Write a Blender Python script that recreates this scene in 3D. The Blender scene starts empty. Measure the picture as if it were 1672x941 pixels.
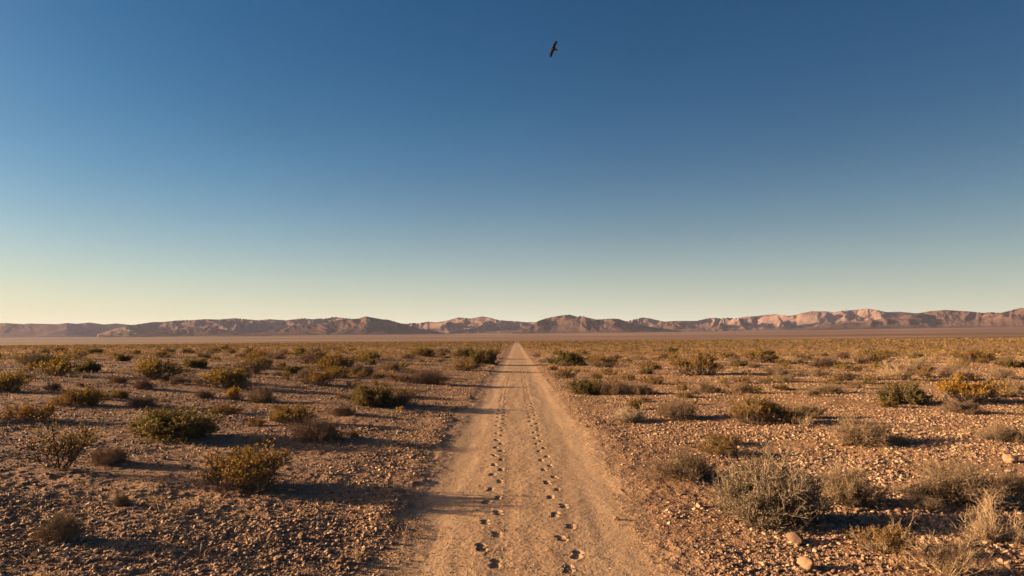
import bpy, math, random
import numpy as np
from mathutils import Vector, Matrix, Quaternion

RNG = np.random.default_rng(11)
random.seed(11)
scene = bpy.context.scene
COL = scene.collection

# ------------------------------------------------------------------ camera
W0, H0, FPX = 1672.0, 941.0, 1150.0        # photograph size, focal length in its pixels
EYE = 1.7
HOR = 556.0                                # row of the level horizon
cam_d = bpy.data.cameras.new('camera')
cam = bpy.data.objects.new('camera', cam_d)
COL.objects.link(cam)
cam_d.sensor_width = 36.0
cam_d.lens = 36.0 * FPX / W0
cam_d.clip_start, cam_d.clip_end = 0.05, 60000.0
pitch = math.atan((HOR - H0 / 2) / FPX)
yaw = math.atan(7.0 / FPX)
cam.location = (0, 0, EYE)
cam.rotation_euler = (math.pi / 2 + pitch, 0, yaw)
scene.camera = cam
CR = cam.rotation_euler.to_matrix()


def ray(px, py):
    return (CR @ Vector(((px - W0 / 2) / FPX, -(py - H0 / 2) / FPX, -1.0)))


# ------------------------------------------------------------------ noise
def _hash(ix, iy, seed):
    h = (ix.astype(np.int64) * 374761393 + iy.astype(np.int64) * 668265263 + seed * 974634777) & 0xFFFFFFFF
    h = ((h ^ (h >> 13)) * 1274126177) & 0xFFFFFFFF
    return (h ^ (h >> 16)) & 0xFFFFFFFF


def perlin(x, y, seed=0):
    x = np.asarray(x, dtype=np.float64); y = np.asarray(y, dtype=np.float64)
    ix = np.floor(x); iy = np.floor(y)
    fx = x - ix; fy = y - iy
    u = fx * fx * fx * (fx * (fx * 6 - 15) + 10)
    v = fy * fy * fy * (fy * (fy * 6 - 15) + 10)

    def g(dx, dy):
        a = _hash(ix + dx, iy + dy, seed) * (2 * np.pi / 4294967296.0)
        return np.cos(a) * (fx - dx) + np.sin(a) * (fy - dy)
    n0 = g(0, 0) * (1 - u) + g(1, 0) * u
    n1 = g(0, 1) * (1 - u) + g(1, 1) * u
    return (n0 * (1 - v) + n1 * v) * 1.45


def fbm(x, y, oct=4, seed=0, gain=0.5, lac=2.03):
    s = 0; a = 1; t = 0
    for i in range(oct):
        s = s + a * perlin(x, y, seed + i * 17); t += a
        x = x * lac + 3.1; y = y * lac + 7.7; a *= gain
    return s / t


def ridged(x, y, oct=4, seed=0, gain=0.5, lac=2.1):
    s = 0; a = 1; t = 0; w = 1
    for i in range(oct):
        n = 1 - np.abs(perlin(x, y, seed + i * 13)); n = n * n
        s = s + a * n * w; t += a
        w = np.clip(n * 1.6, 0, 1)
        x = x * lac + 5.3; y = y * lac + 1.7; a *= gain
    return s / t


def sstep(a, b, x):
    t = np.clip((x - a) / (b - a), 0, 1)
    return t * t * (3 - 2 * t)


# ------------------------------------------------------------------ terrain functions
def road_edges(y):
    y = np.asarray(y, dtype=np.float64)
    xl = -1.17 + 0.10 * perlin(y * 0.35, y * 0 + 2.3, 5) + 0.06 * perlin(y * 1.3, y * 0 + 9.3, 6) + 0.30 * (1 - sstep(4.5, 11, y))
    xr = 1.30 + 0.10 * perlin(y * 0.33, y * 0 + 4.3, 7) + 0.06 * perlin(y * 1.2, y * 0 + 1.3, 8) - 0.18 * (1 - sstep(4.5, 11, y))
    return xl, xr


def roadmask(x, y, soft=0.22):
    xl, xr = road_edges(y)
    j = 0.10 * perlin(x * 2.5, y * 1.8, 31) + 0.09 * perlin(x * 6, y * 4.2, 32)
    m = sstep(xl - soft, xl + soft * 0.7, x + j) * (1 - sstep(xr - soft * 0.7, xr + soft, x + j))
    return m * (1 - sstep(390, 425, y)) * sstep(-30, -20, y)


BASE_PX = np.array([-2200, -300, 0, 250, 480, 640, 850, 1000, 1200, 1400, 1672, 2000, 3800.])
BASE_PY = np.array([553, 553, 553, 551, 548, 547, 545.5, 544, 542, 538, 535, 534, 534.])
SEDGE = 420.0


def px_of_theta(th):
    """photograph column of a level direction at angle th to the right of the road"""
    t = np.tan(np.clip(th + yaw, -1.2, 1.2))
    return W0 / 2 + FPX * t


def elev_slope(px, py):
    """height per metre of horizontal distance for a picture row (small angles)"""
    t = (px - W0 / 2) / FPX
    return np.tan((HOR - py) / FPX / np.sqrt(1 + t * t))


def base_z(x, y):
    r = np.hypot(x, y)
    th = np.arctan2(x, y)
    s = sstep(70, SEDGE, r)
    k = np.minimum(r, SEDGE) / np.maximum(r, 1e-6)
    cross = np.clip(0.0072 * x * k, -2.3, 2.3)
    z = cross * s
    t = np.clip((r - SEDGE) / (6200 - SEDGE), 0, 1.6)
    px = px_of_theta(th)
    front = 1 - sstep(0.95, 1.3, np.abs(th))
    sl = elev_slope(px, np.interp(px, BASE_PX, BASE_PY))
    zb = EYE + (sl * front + 0.004 * (1 - front)) * 6200
    dip = -4.0 * sstep(0, 500, r - SEDGE) * (1 - sstep(0.1, 0.6, t))
    far = r > SEDGE
    z = np.where(far, cross * (1 - t) + dip + zb * (0.75 * t + 0.25 * t * t), z)
    return z


def berm(x, y):
    xl, xr = road_edges(y)
    m = 0.6 + 0.8 * perlin(y * 0.5, y * 0 + 3, 41)
    m2 = 0.6 + 0.8 * perlin(y * 0.5, y * 0 + 8, 42)
    return (0.022 * np.clip(m, 0.1, 1.4) * np.exp(-((x - xl + 0.30) / 0.22) ** 2)
            + 0.015 * np.clip(m2, 0.1, 1.4) * np.exp(-((x - xr - 0.30) / 0.22) ** 2)) * (1 - sstep(200, 400, np.abs(y)))


def mid_z(x, y):
    fade = 1 - sstep(250, 420, np.hypot(x, y))
    ax = np.abs(x - 0.06)
    vee = np.where(x < 0, 0.046, 0.020) * (np.sqrt(np.minimum(ax, 14) ** 2 + 1.5 ** 2) - 1.5) * (1 - sstep(40, 250, np.abs(y)))  # banks shaped to dim the left ground and brighten the right under low sun
    return vee + (0.10 * perlin(x * 0.11, y * 0.11, 1) + 0.05 * perlin(x * 0.35, y * 0.35, 2)) * fade * (0.25 + 0.75 * sstep(1.2, 4, np.abs(x - 0.06)))


def ground_z(x, y, detail=True):
    x = np.asarray(x, dtype=np.float64); y = np.asarray(y, dtype=np.float64)
    m = roadmask(x, y)
    z = base_z(x, y) + mid_z(x, y) + berm(x, y) - 0.022 * roadmask(x, y, 0.40)
    if detail:
        r = np.hypot(x, y)
        f1 = 1 - sstep(60, 160, r)
        f2 = 1 - sstep(14, 30, r)
        rough = (1 - m)
        patch = 0.55 + 0.9 * np.clip(perlin(x * 0.5, y * 0.4, 77) + 0.25, 0, 1)
        d = 0.030 * fbm(x * 1.1, y * 1.1, 3, 3) * f1
        d = d + patch * (0.012 * perlin(x * 3.1, y * 3.1, 21) + 0.012 * (ridged(x * 5.3, y * 4.1, 2, 22) - 0.5)
                         + 0.006 * perlin(x * 11, y * 9, 23) + 0.006 * perlin(x * 22, y * 19, 24)) * f2
        z = z + d * rough
    return z


def gz(x, y):
    return float(ground_z(np.array([x]), np.array([y]), False)[0])


def at(px, py):
    d = ray(px, py)
    z = 0.0
    for _ in range(6):
        t = (z - EYE) / d.z
        p = Vector((0, 0, EYE)) + d * t
        z = gz(p.x, p.y)
    return Vector((p.x, p.y, z))


# ------------------------------------------------------------------ mesh helpers
def mesh_np(name, verts, faces, mats=(), smooth=False, midx=None):
    """faces: (n,k) index array"""
    me = bpy.data.meshes.new(name)
    verts = np.ascontiguousarray(verts, dtype=np.float32)
    faces = np.ascontiguousarray(faces, dtype=np.int32)
    n, k = faces.shape
    me.vertices.add(len(verts)); me.vertices.foreach_set('co', verts.ravel())
    me.loops.add(n * k); me.loops.foreach_set('vertex_index', faces.ravel())
    me.polygons.add(n)
    me.polygons.foreach_set('loop_start', np.arange(0, n * k, k, dtype=np.int32))
    me.polygons.foreach_set('loop_total', np.full(n, k, dtype=np.int32))
    if midx is not None:
        me.polygons.foreach_set('material_index', np.ascontiguousarray(midx, dtype=np.int32))
    me.polygons.foreach_set('use_smooth', np.full(n, bool(smooth)))
    for m in mats:
        me.materials.append(m)
    me.update(calc_edges=True)
    return me


def attr(me, name, vals):
    a = me.attributes.new(name, 'FLOAT', 'POINT')
    a.data.foreach_set('value', np.ascontiguousarray(vals, dtype=np.float32))


def add(name, me, parent=None):
    o = bpy.data.objects.new(name, me)
    COL.objects.link(o)
    if parent is not None:
        o.parent = parent
    return o


def tag(o, label=None, cat=None, group=None, kind=None):
    if label: o['label'] = label
    if cat: o['category'] = cat
    if group: o['group'] = group
    if kind: o['kind'] = kind


def grid_faces(nr, nc):
    i = np.arange(nr - 1)[:, None] * nc + np.arange(nc - 1)[None, :]
    return np.stack([i, i + 1, i + 1 + nc, i + nc], -1).reshape(-1, 4)


# ------------------------------------------------------------------ materials
def new_mat(name):
    m = bpy.data.materials.new(name)
    m.use_nodes = True
    nt = m.node_tree
    nt.nodes.clear()
    out = nt.nodes.new('ShaderNodeOutputMaterial')
    return m, nt, out


class NB:
    """tiny node-building helper"""
    def __init__(s, nt): s.nt = nt

    def n(s, t, **kw):
        nd = s.nt.nodes.new(t)
        for k, v in kw.items(): setattr(nd, k, v)
        return nd

    def l(s, a, b): s.nt.links.new(a, b)

    def put(s, sock, v):
        if hasattr(v, 'is_output'): s.l(v, sock)
        else: sock.default_value = v

    def noise(s, vec, scale, detail=3, rough=0.55, dist=0.0):
        nd = s.n('ShaderNodeTexNoise'); s.put(nd.inputs['Vector'], vec)
        nd.inputs['Scale'].default_value = scale; nd.inputs['Detail'].default_value = detail
        nd.inputs['Roughness'].default_value = rough; nd.inputs['Distortion'].default_value = dist
        return nd.outputs['Fac']

    def voro(s, vec, scale, feature='F1'):
        nd = s.n('ShaderNodeTexVoronoi'); nd.feature = feature; s.put(nd.inputs['Vector'], vec)
        nd.inputs['Scale'].default_value = scale
        return nd

    def ramp(s, fac, stops):
        nd = s.n('ShaderNodeValToRGB'); s.put(nd.inputs['Fac'], fac)
        el = nd.color_ramp.elements
        while len(el) < len(stops): el.new(0.5)
        for e, (p, c) in zip(el, stops):
            e.position = p
            e.color = (c, c, c, 1) if isinstance(c, (int, float)) else (*c, 1)
        return nd.outputs['Color']

    def mix(s, fac, a, b, blend='MIX'):
        nd = s.n('ShaderNodeMix', data_type='RGBA', blend_type=blend)
        s.put(nd.inputs['Factor'], fac)
        for i, v in ((6, a), (7, b)):
            s.put(nd.inputs[i], (*v, 1) if isinstance(v, tuple) and len(v) == 3 else v)
        return nd.outputs[2]

    def math(s, op, a, b=0.0, c=0.0):
        nd = s.n('ShaderNodeMath', operation=op)
        s.put(nd.inputs[0], a); s.put(nd.inputs[1], b); s.put(nd.inputs[2], c)
        return nd.outputs[0]

    def mapr(s, v, a, b, c=0.0, d=1.0):
        nd = s.n('ShaderNodeMapRange'); s.put(nd.inputs[0], v)
        for i, q in enumerate((a, b, c, d)): nd.inputs[i + 1].default_value = q
        return nd.outputs[0]

    def vscale(s, vec, sx, sy, sz):
        nd = s.n('ShaderNodeVectorMath', operation='MULTIPLY'); s.put(nd.inputs[0], vec)
        nd.inputs[1].default_value = (sx, sy, sz)
        return nd.outputs[0]


def ground_material():
    m, nt, out = new_mat('desert_ground')
    b = NB(nt)
    pos = b.n('ShaderNodeNewGeometry').outputs['Position']
    road = b.n('ShaderNodeAttribute', attribute_name='road').outputs['Fac']
    far = b.n('ShaderNodeAttribute', attribute_name='far').outputs['Fac']
    # dirt
    n1 = b.noise(pos, 0.35, 4)
    n2 = b.noise(pos, 3.0, 5, 0.65)
    n3 = b.noise(pos, 40.0, 4, 0.7)
    dirt = b.ramp(n1, [(0.32, (0.155, 0.092, 0.055)), (0.5, (0.20, 0.121, 0.070)), (0.68, (0.26, 0.163, 0.096))])
    dirt = b.mix(b.mapr(n2, 0.35, 0.7, 0.0, 0.75), dirt, (0.15, 0.09, 0.06))
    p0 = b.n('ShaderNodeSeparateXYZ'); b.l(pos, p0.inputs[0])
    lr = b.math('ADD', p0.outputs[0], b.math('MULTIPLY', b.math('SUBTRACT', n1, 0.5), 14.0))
    dirt = b.mix(1.0, dirt, b.ramp(b.mapr(lr, -8, 8), [(0.0, (0.84, 0.82, 0.90)), (1.0, (1.16, 1.10, 0.92))]), 'MULTIPLY')  # left darker and cooler, right warmer: low-sun shade painted into the dirt
    v1 = b.voro(pos, 38.0)
    peb = b.ramp(b.n('ShaderNodeSeparateColor').outputs[0] if False else b.mapr(v1.outputs['Distance'], 0.0, 1.0), [(0, 1.0), (0.5, 0.0)])
    vc = b.n('ShaderNodeSeparateColor'); b.l(v1.outputs['Color'], vc.inputs[0])
    pebcol = b.ramp(vc.outputs[0], [(0.0, (0.15, 0.095, 0.065)), (0.35, (0.24, 0.155, 0.10)), (0.7, (0.36, 0.25, 0.165)), (1.0, (0.52, 0.41, 0.30))])
    dirt = b.mix(b.math('MULTIPLY', peb, 0.75), dirt, pebcol)
    # road
    r1 = b.noise(b.vscale(pos, 1.0, 0.25, 1.0), 2.2, 5, 0.6)
    rcol = b.ramp(r1, [(0.3, (0.27, 0.178, 0.106)), (0.55, (0.33, 0.222, 0.136)), (0.75, (0.39, 0.268, 0.168))])
    rcol = b.mix(b.mapr(n3, 0.35, 0.7, 0.0, 0.5), rcol, (0.225, 0.14, 0.082))
    rn = b.math('ADD', road, b.math('MULTIPLY', b.math('SUBTRACT', n2, 0.5), 0.9))
    rfac = b.mapr(rn, 0.3, 0.75)
    rcol = b.mix(b.mapr(road, 0.80, 1.0, 0.0, 0.35), rcol, (0.41, 0.285, 0.176))
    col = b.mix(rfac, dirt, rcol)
    # far plain
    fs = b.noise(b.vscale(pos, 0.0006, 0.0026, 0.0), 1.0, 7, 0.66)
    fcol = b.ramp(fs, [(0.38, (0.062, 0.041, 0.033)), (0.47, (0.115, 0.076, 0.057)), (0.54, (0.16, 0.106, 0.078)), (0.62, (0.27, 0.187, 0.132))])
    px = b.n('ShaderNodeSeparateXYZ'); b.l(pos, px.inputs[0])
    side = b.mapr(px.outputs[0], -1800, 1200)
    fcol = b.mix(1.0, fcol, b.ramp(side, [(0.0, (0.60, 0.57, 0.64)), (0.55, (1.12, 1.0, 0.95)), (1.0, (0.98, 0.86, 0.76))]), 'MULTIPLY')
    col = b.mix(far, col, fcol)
    bs = b.n('ShaderNodeBsdfPrincipled')
    b.l(col, bs.inputs['Base Color'])
    bs.inputs['Roughness'].default_value = 0.95
    bs.inputs['Specular IOR Level'].default_value = 0.15
    # relief too fine for the mesh
    h = b.math('ADD', b.math('MULTIPLY', n3, 0.010), b.math('MULTIPLY', peb, 0.010))
    h = b.math('ADD', h, b.math('MULTIPLY', b.noise(pos, 9.0, 4, 0.6), 0.05))
    h = b.math('MULTIPLY', h, b.mapr(rfac, 0.0, 1.0, 1.0, 0.24))
    bp = b.n('ShaderNodeBump'); bp.inputs['Strength'].default_value = 0.8
    bp.inputs['Distance'].default_value = 1.0
    b.l(h, bp.inputs['Height']); b.l(bp.outputs[0], bs.inputs['Normal'])
    nt.links.new(bs.outputs[0], out.inputs[0])
    return m


def rock_material(name, stops, island=False):
    m, nt, out = new_mat(name)
    b = NB(nt)
    geo = b.n('ShaderNodeNewGeometry')
    rnd = geo.outputs['Random Per Island'] if island else b.n('ShaderNodeObjectInfo').outputs['Random']
    col = b.ramp(rnd, stops)
    n = b.noise(geo.outputs['Position'], 45.0, 4, 0.65)
    col = b.mix(b.mapr(n, 0.3, 0.75, 0.0, 0.5), col, (0.19, 0.125, 0.085))
    bs = b.n('ShaderNodeBsdfPrincipled')
    b.l(col, bs.inputs['Base Color']); bs.inputs['Roughness'].default_value = 0.9
    bs.inputs['Specular IOR Level'].default_value = 0.2
    bp = b.n('ShaderNodeBump'); bp.inputs['Strength'].default_value = 0.6; bp.inputs['Distance'].default_value = 0.012
    b.l(n, bp.inputs['Height']); b.l(bp.outputs[0], bs.inputs['Normal'])
    nt.links.new(bs.outputs[0], out.inputs[0])
    return m


def mountain_material(name, c0, c1, c2):
    m, nt, out = new_mat(name)
    b = NB(nt)
    pos = b.n('ShaderNodeNewGeometry').outputs['Position']
    n1 = b.noise(b.vscale(pos, 1, 1, 2.5), 0.0032, 6, 0.6, 0.6)
    n2 = b.noise(b.vscale(pos, 1, 1, 3.0), 0.02, 5, 0.65)
    col = b.ramp(n1, [(0.3, c0), (0.5, c1), (0.7, c2)])
    col = b.mix(b.mapr(n2, 0.4, 0.75, 0, 0.6), col, c0)
    bs = b.n('ShaderNodeBsdfPrincipled')
    b.l(col, bs.inputs['Base Color']); bs.inputs['Roughness'].default_value = 1.0
    bs.inputs['Specular IOR Level'].default_value = 0.0
    bp = b.n('ShaderNodeBump'); bp.inputs['Strength'].default_value = 0.6; bp.inputs['Distance'].default_value = 18.0
    b.l(n2, bp.inputs['Height']); b.l(bp.outputs[0], bs.inputs['Normal'])
    nt.links.new(bs.outputs[0], out.inputs[0])
    return m


def plant_material(name, stops, trans=0.3, tint_attr=None, wood=False):
    m, nt, out = new_mat(name)
    b = NB(nt)
    geo = b.n('ShaderNodeNewGeometry')
    col = b.ramp(b.n('ShaderNodeAttribute', attribute_name=tint_attr).outputs['Fac'] if tint_attr else geo.outputs['Random Per Island'], stops)
    if not wood:
        oi = b.n('ShaderNodeObjectInfo').outputs['Random']
        hs = b.n('ShaderNodeHueSaturation')
        b.put(hs.inputs['Hue'], b.mapr(oi, 0, 1, 0.488, 0.512))
        b.put(hs.inputs['Value'], b.mapr(geo.outputs['Random Per Island'], 0, 1, 0.8, 1.2))
        b.l(col, hs.inputs['Color']); col = hs.outputs[0]
    d = b.n('ShaderNodeBsdfDiffuse'); b.l(col, d.inputs['Color']); d.inputs['Roughness'].default_value = 0.6
    if trans > 0:
        t = b.n('ShaderNodeBsdfTranslucent'); b.l(col, t.inputs['Color'])
        mx = b.n('ShaderNodeMixShader'); mx.inputs[0].default_value = trans
        b.l(d.outputs[0], mx.inputs[1]); b.l(t.outputs[0], mx.inputs[2])
        nt.links.new(mx.outputs[0], out.inputs[0])
    else:
        nt.links.new(d.outputs[0], out.inputs[0])
    return m


M_GROUND = ground_material()
STONE = [(0.0, (0.10, 0.062, 0.043)), (0.35, (0.18, 0.113, 0.074)), (0.7, (0.265, 0.172, 0.110)), (0.86, (0.37, 0.26, 0.175)), (1.0, (0.46, 0.36, 0.265))]
M_STONE = rock_material('stone', [(p, tuple(0.85 * q for q in c)) for p, c in STONE])
M_GRAVEL = rock_material('gravel', STONE, island=True)
M_RANGE = mountain_material('mountain_rock', (0.075, 0.051, 0.047), (0.115, 0.078, 0.068), (0.16, 0.110, 0.092))
M_HILL = mountain_material('dark_hill_rock', (0.042, 0.027, 0.024), (0.066, 0.042, 0.034), (0.092, 0.059, 0.046))

LEAF = {
    'creosote': plant_material('olive_leaf', [(0, (0.14, 0.104, 0.026)), (0.5, (0.215, 0.148, 0.034)), (0.85, (0.30, 0.195, 0.044)), (1, (0.38, 0.23, 0.06))], 0.38),
    'green': plant_material('green_leaf', [(0, (0.09, 0.078, 0.028)), (0.6, (0.15, 0.122, 0.042)), (1, (0.22, 0.168, 0.06))], 0.38),
    'sage': plant_material('sage_leaf', [(0, (0.16, 0.135, 0.092)), (0.6, (0.24, 0.20, 0.135)), (1, (0.34, 0.285, 0.20))]),
    'gold': plant_material('golden_leaf', [(0, (0.14, 0.08, 0.022)), (0.6, (0.22, 0.125, 0.032)), (1, (0.31, 0.185, 0.05))], 0.35),
    'yellow': plant_material('yellow_flower', [(0, (0.21, 0.125, 0.022)), (0.6, (0.35, 0.20, 0.026)), (1, (0.47, 0.275, 0.032))], 0.3),
    'dry': plant_material('dry_twig', [(0, (0.15, 0.105, 0.07)), (0.6, (0.23, 0.165, 0.11)), (1, (0.33, 0.245, 0.17))], 0.15),
    'pale': plant_material('pale_twig', [(0, (0.32, 0.24, 0.17)), (0.6, (0.42, 0.33, 0.24)), (1, (0.52, 0.43, 0.32))], 0.25),
    'straw': plant_material('straw', [(0, (0.20, 0.135, 0.066)), (0.6, (0.285, 0.20, 0.10)), (1, (0.40, 0.29, 0.155))], 0.3),
}
M_WOOD = plant_material('grey_wood', [(0, (0.12, 0.09, 0.065)), (1, (0.25, 0.195, 0.15))], 0, wood=True)
M_DARKWOOD = plant_material('dark_wood', [(0, (0.065, 0.047, 0.034)), (1, (0.13, 0.098, 0.072))], 0, wood=True)
M_PALEWOOD = plant_material('pale_wood', [(0, (0.22, 0.158, 0.10)), (1, (0.38, 0.285, 0.19))], 0, wood=True)
M_SCRUB = plant_material('far_scrub_leaf', [(0, (0.088, 0.068, 0.031)), (0.3, (0.148, 0.107, 0.044)), (0.5, (0.19, 0.128, 0.052)), (0.65, (0.19, 0.128, 0.078)), (0.85, (0.27, 0.18, 0.10)), (1, (0.31, 0.19, 0.07))], 0.25, tint_attr='tint')

# ------------------------------------------------------------------ ground sheet
def build_ground():
    rs = [0.3, 0.8, 1.4, 2.0, 2.6, 3.1, 3.5]
    while rs[-1] < 16000:
        r = rs[-1]
        if r < 8: dr = 0.020
        elif r < 25: dr = 0.0042 * r if r > 8 else 0.02
        elif r < 420: dr = 0.012 * r
        else: dr = 0.035 * r
        rs.append(r + dr)
    rs = np.array(rs)
    a_in = np.radians(np.linspace(-44, 44, 980))
    a_out = np.radians(np.linspace(44, 316, 150))[1:-1]
    th = np.concatenate([a_in, a_out, [a_in[0] + 2 * np.pi]])
    R, T = np.meshgrid(rs, th, indexing='ij')
    X = R * np.sin(T); Y = R * np.cos(T)
    Z = ground_z(X.ravel(), Y.ravel()).reshape(X.shape)
    v = np.stack([X, Y, Z], -1).reshape(-1, 3)
    f = grid_faces(len(rs), len(th))[:, ::-1]
    me = mesh_np('ground', v, f, [M_GROUND], smooth=True)
    attr(me, 'road', roadmask(X.ravel(), Y.ravel(), 0.5))
    rr = R.ravel()
    attr(me, 'far', sstep(400, 1000, rr + 160 * perlin(X.ravel() / 60, Y.ravel() / 150, 3)))
    o = add('ground', me); tag(o, 'stony brown desert plain strewn with gravel', kind='structure')


HOOF_L = [(190, 872), (100, 770), (200, 685), (125, 607), (205, 545), (135, 478), (207, 450), (160, 395), (220, 345), (170, 302), (228, 270),
          (182, 238), (228, 205), (185, 178), (230, 150), (192, 128), (228, 102), (197, 77), (232, 50), (200, 35), (235, 18)]
HOOF_R = [(655, 905), (710, 812), (610, 710), (670, 632), (570, 560), (625, 502), (540, 447), (585, 395), (518, 352), (565, 315), (497, 270),
          (540, 243), (482, 207), (517, 183), (468, 152), (500, 130), (453, 102), (480, 85), (443, 65), (470, 48), (435, 30), (462, 15)]


def build_road():
    xs = np.linspace(-1.75, 1.95, 300)
    ys = [-25.0]
    while ys[-1] < 418:
        y = ys[-1]
        ys.append(y + (0.6 if y < 3.2 else 0.0145 if y < 13 else max(0.0145, 0.0042 * (y - 10)) if y < 40 else 0.011 * y))
    ys = np.array(ys)
    X, Y = np.meshgrid(xs, ys)
    xf, yf = X.ravel(), Y.ravel()
    xl, xr = road_edges(yf)
    cx = (xl + xr) / 2
    z = base_z(xf, yf) + mid_z(xf, yf) - 0.007
    # two worn wheel tracks with a rougher crown between them
    rut = np.exp(-((xf + 0.78) / 0.26) ** 2) + np.exp(-((xf - 0.86) / 0.30) ** 2)
    z -= 0.012 * rut
    rr = 1 - sstep(25, 60, yf)
    rough = (1 - 0.75 * np.clip(rut, 0, 1)) * rr
    z += rough * (0.003 * perlin(xf * 4, yf * 3, 51) + 0.0018 * perlin(xf * 11, yf * 9, 52) + 0.0018 * perlin(xf * 25, yf * 21, 53))
    z += 0.004 * perlin(xf * 5, yf * 0.5, 54) * rr
    edge = np.minimum(xf - (xl - 0.28), (xr + 0.28) - xf)
    z -= 0.10 * (1 - sstep(-0.02, 0.26, edge + 0.09 * perlin(xf * 3, yf * 2.4, 55)))
    Z = z.reshape(X.shape)
    # hoof prints pressed into the dust
    pr = []
    for side, lst in ((-1, HOOF_L), (1, HOOF_R)):
        for (u, v) in lst:
            p = at(760 + u / 3.905, 700 + v / 3.905)
            pr.append((p.x, p.y))
        x, y = pr[-1]
        k = 0
        while y < 62:
            y += random.uniform(0.33, 0.44)
            c = (-0.40 if side < 0 else 0.34) if y > 22 else None
            if c is None:
                t = (y - 13) / 9
                c = (-0.31 - 0.09 * t) if side < 0 else (0.37 - 0.03 * t)
            k += 1
            pr.append((c + (0.06 if k % 2 else -0.06) + random.gauss(0, 0.012), y))
    for (px, py) in pr:
        a = random.uniform(0.036, 0.045) * (1.0 if py < 14 else 1.2); bl = random.uniform(0.085, 0.120)
        dp = random.uniform(0.009, 0.0145) * (1.0 if py < 14 else random.uniform(0.9, 1.25))
        rot = random.gauss(0, 0.10)
        i0, i1 = np.searchsorted(ys, py - 0.3), np.searchsorted(ys, py + 0.3) + 1
        j0, j1 = np.searchsorted(xs, px - 0.16), np.searchsorted(xs, px + 0.17)
        dx = X[i0:i1, j0:j1] - px; dy = Y[i0:i1, j0:j1] - py
        u = (dx * math.cos(rot) + dy * math.sin(rot)) / a
        v = (-dx * math.sin(rot) + dy * math.cos(rot)) / bl
        wob = 0.12 * perlin(dx * 22 + px * 31, dy * 16 + py * 17, 9)
        # two toes side by side, split by a narrow ridge of dirt
        toes = 0
        for s in (-1, 1):
            q = np.sqrt((u * 0.95 - 0.05) ** 2 + ((v - s * 0.46) / 0.52) ** 2) + wob
            toes = np.maximum(toes, 1 - sstep(0.72, 1.05, q))
        rq = np.sqrt(u ** 2 + v ** 2) + wob
        rim = np.exp(-((rq - 1.32) / 0.20) ** 2) * (0.6 + 0.6 * np.clip(u, -0.6, 1))
        Z[i0:i1, j0:j1] += -dp * toes + 0.0016 * rim + (0.007 * np.exp(-(v / 0.12) ** 2) * (rq < 1))
    v3 = np.stack([X, Y, Z], -1).reshape(-1, 3)
    me = mesh_np('road', v3, grid_faces(len(ys), len(xs)), [M_GROUND], smooth=True)
    rm = roadmask(xf, yf, 0.5)
    attr(me, 'road', rm * (0.80 + 0.20 * np.clip(rut + 0.25 * perlin(xf * 1.5, yf * 0.4, 56), 0, 1)))
    attr(me, 'far', 0 * xf)
    o = add('road', me); tag(o, 'straight dirt road with two lines of hoof prints', kind='structure')


# ------------------------------------------------------------------ mountains
SKY_L = [(-900, 530), (-500, 524), (-300, 529), (-120, 525), (0, 528.1), (10, 527.6), (38, 529.6), (50, 528.4), (65, 529), (95, 529.6), (110, 527.6), (126, 529), (146, 526.9), (171, 530), (191, 528.4), (216, 531), (250, 533), (300, 538), (350, 546)]
SKY_F = [(160, 546), (190, 536), (216, 531), (251, 526), (266, 526), (291, 523.4), (314, 523), (332, 521.4), (357, 521.9), (384, 519.8), (402, 521.5), (421, 523), (441, 521.5), (467, 523.3), (493, 519.8), (512, 521.5), (521, 520.2), (529, 520.9), (545, 517.7), (572, 520.7), (600, 524), (640, 527), (665, 529), (676, 527.3), (682, 528.4), (699, 525.2), (712, 526.7), (723, 525), (736, 522.2), (748, 518.4), (760, 519.6), (769, 520.5), (787, 516.9), (800, 519), (814, 522.9), (829, 524), (845, 525), (860, 526.3), (880, 526), (920, 524), (960, 525), (1000, 524), (1024, 524.5), (1037, 521.6), (1050, 518.4), (1063, 520.5), (1084, 525.5), (1103, 524.2), (1137, 524.2), (1153, 520.5), (1167, 518.9), (1176, 520.5), (1189, 519.2), (1200, 520), (1221, 517.1), (1228, 516.8), (1256, 514), (1266, 513.4), (1290, 516), (1313, 511.2), (1324, 508.6), (1350, 508.6), (1361, 510.6), (1375, 507.8), (1398, 506.1), (1417, 504.1), (1437, 507.5), (1448, 510), (1468, 509.2), (1494, 511.7), (1540, 513), (1600, 515), (1660, 512), (1720, 508), (1850, 502), (2000, 505), (2200, 515), (2500, 508), (3000, 525)]
SKY_N1 = [(400, 548), (440, 541), (480, 534), (520, 529), (550, 523), (585, 520.5), (597, 516.8), (607, 518.5), (626, 522), (633, 522), (654, 528), (672, 533), (690, 538), (720, 543), (740, 547)]
SKY_N2 = [(835, 544), (860, 534), (874, 527), (879, 524.2), (892, 519.7), (913, 515.8), (930, 513.9), (942, 517.1), (950, 516.3), (963, 519.7), (976, 522), (1000, 520.3), (1011, 521), (1024, 526), (1060, 534), (1100, 539), (1130, 543)]
SKY_N3 = [(1280, 541), (1330, 533), (1380, 527), (1440, 521), (1480, 513.5), (1500, 511.5), (1519, 508.4), (1544, 506.4), (1581, 508.6), (1607, 511.2), (1618, 509.8), (1632, 511.2), (1646, 508.4), (1666, 503.3), (1690, 501), (1750, 503), (1850, 510), (2000, 505), (2200, 520), (2400, 530)]
SKY_N4 = [(200, 551), (240, 544), (290, 538), (330, 535.5), (350, 535.8), (375, 540), (400, 547)]
SKY_N5 = [(310, 556), (360, 549), (400, 546), (430, 546), (460, 551), (500, 555)]
SKY_N6 = [(1040, 541), (1070, 531), (1092, 525.5), (1105, 525.5), (1125, 531), (1150, 540)]


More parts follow.
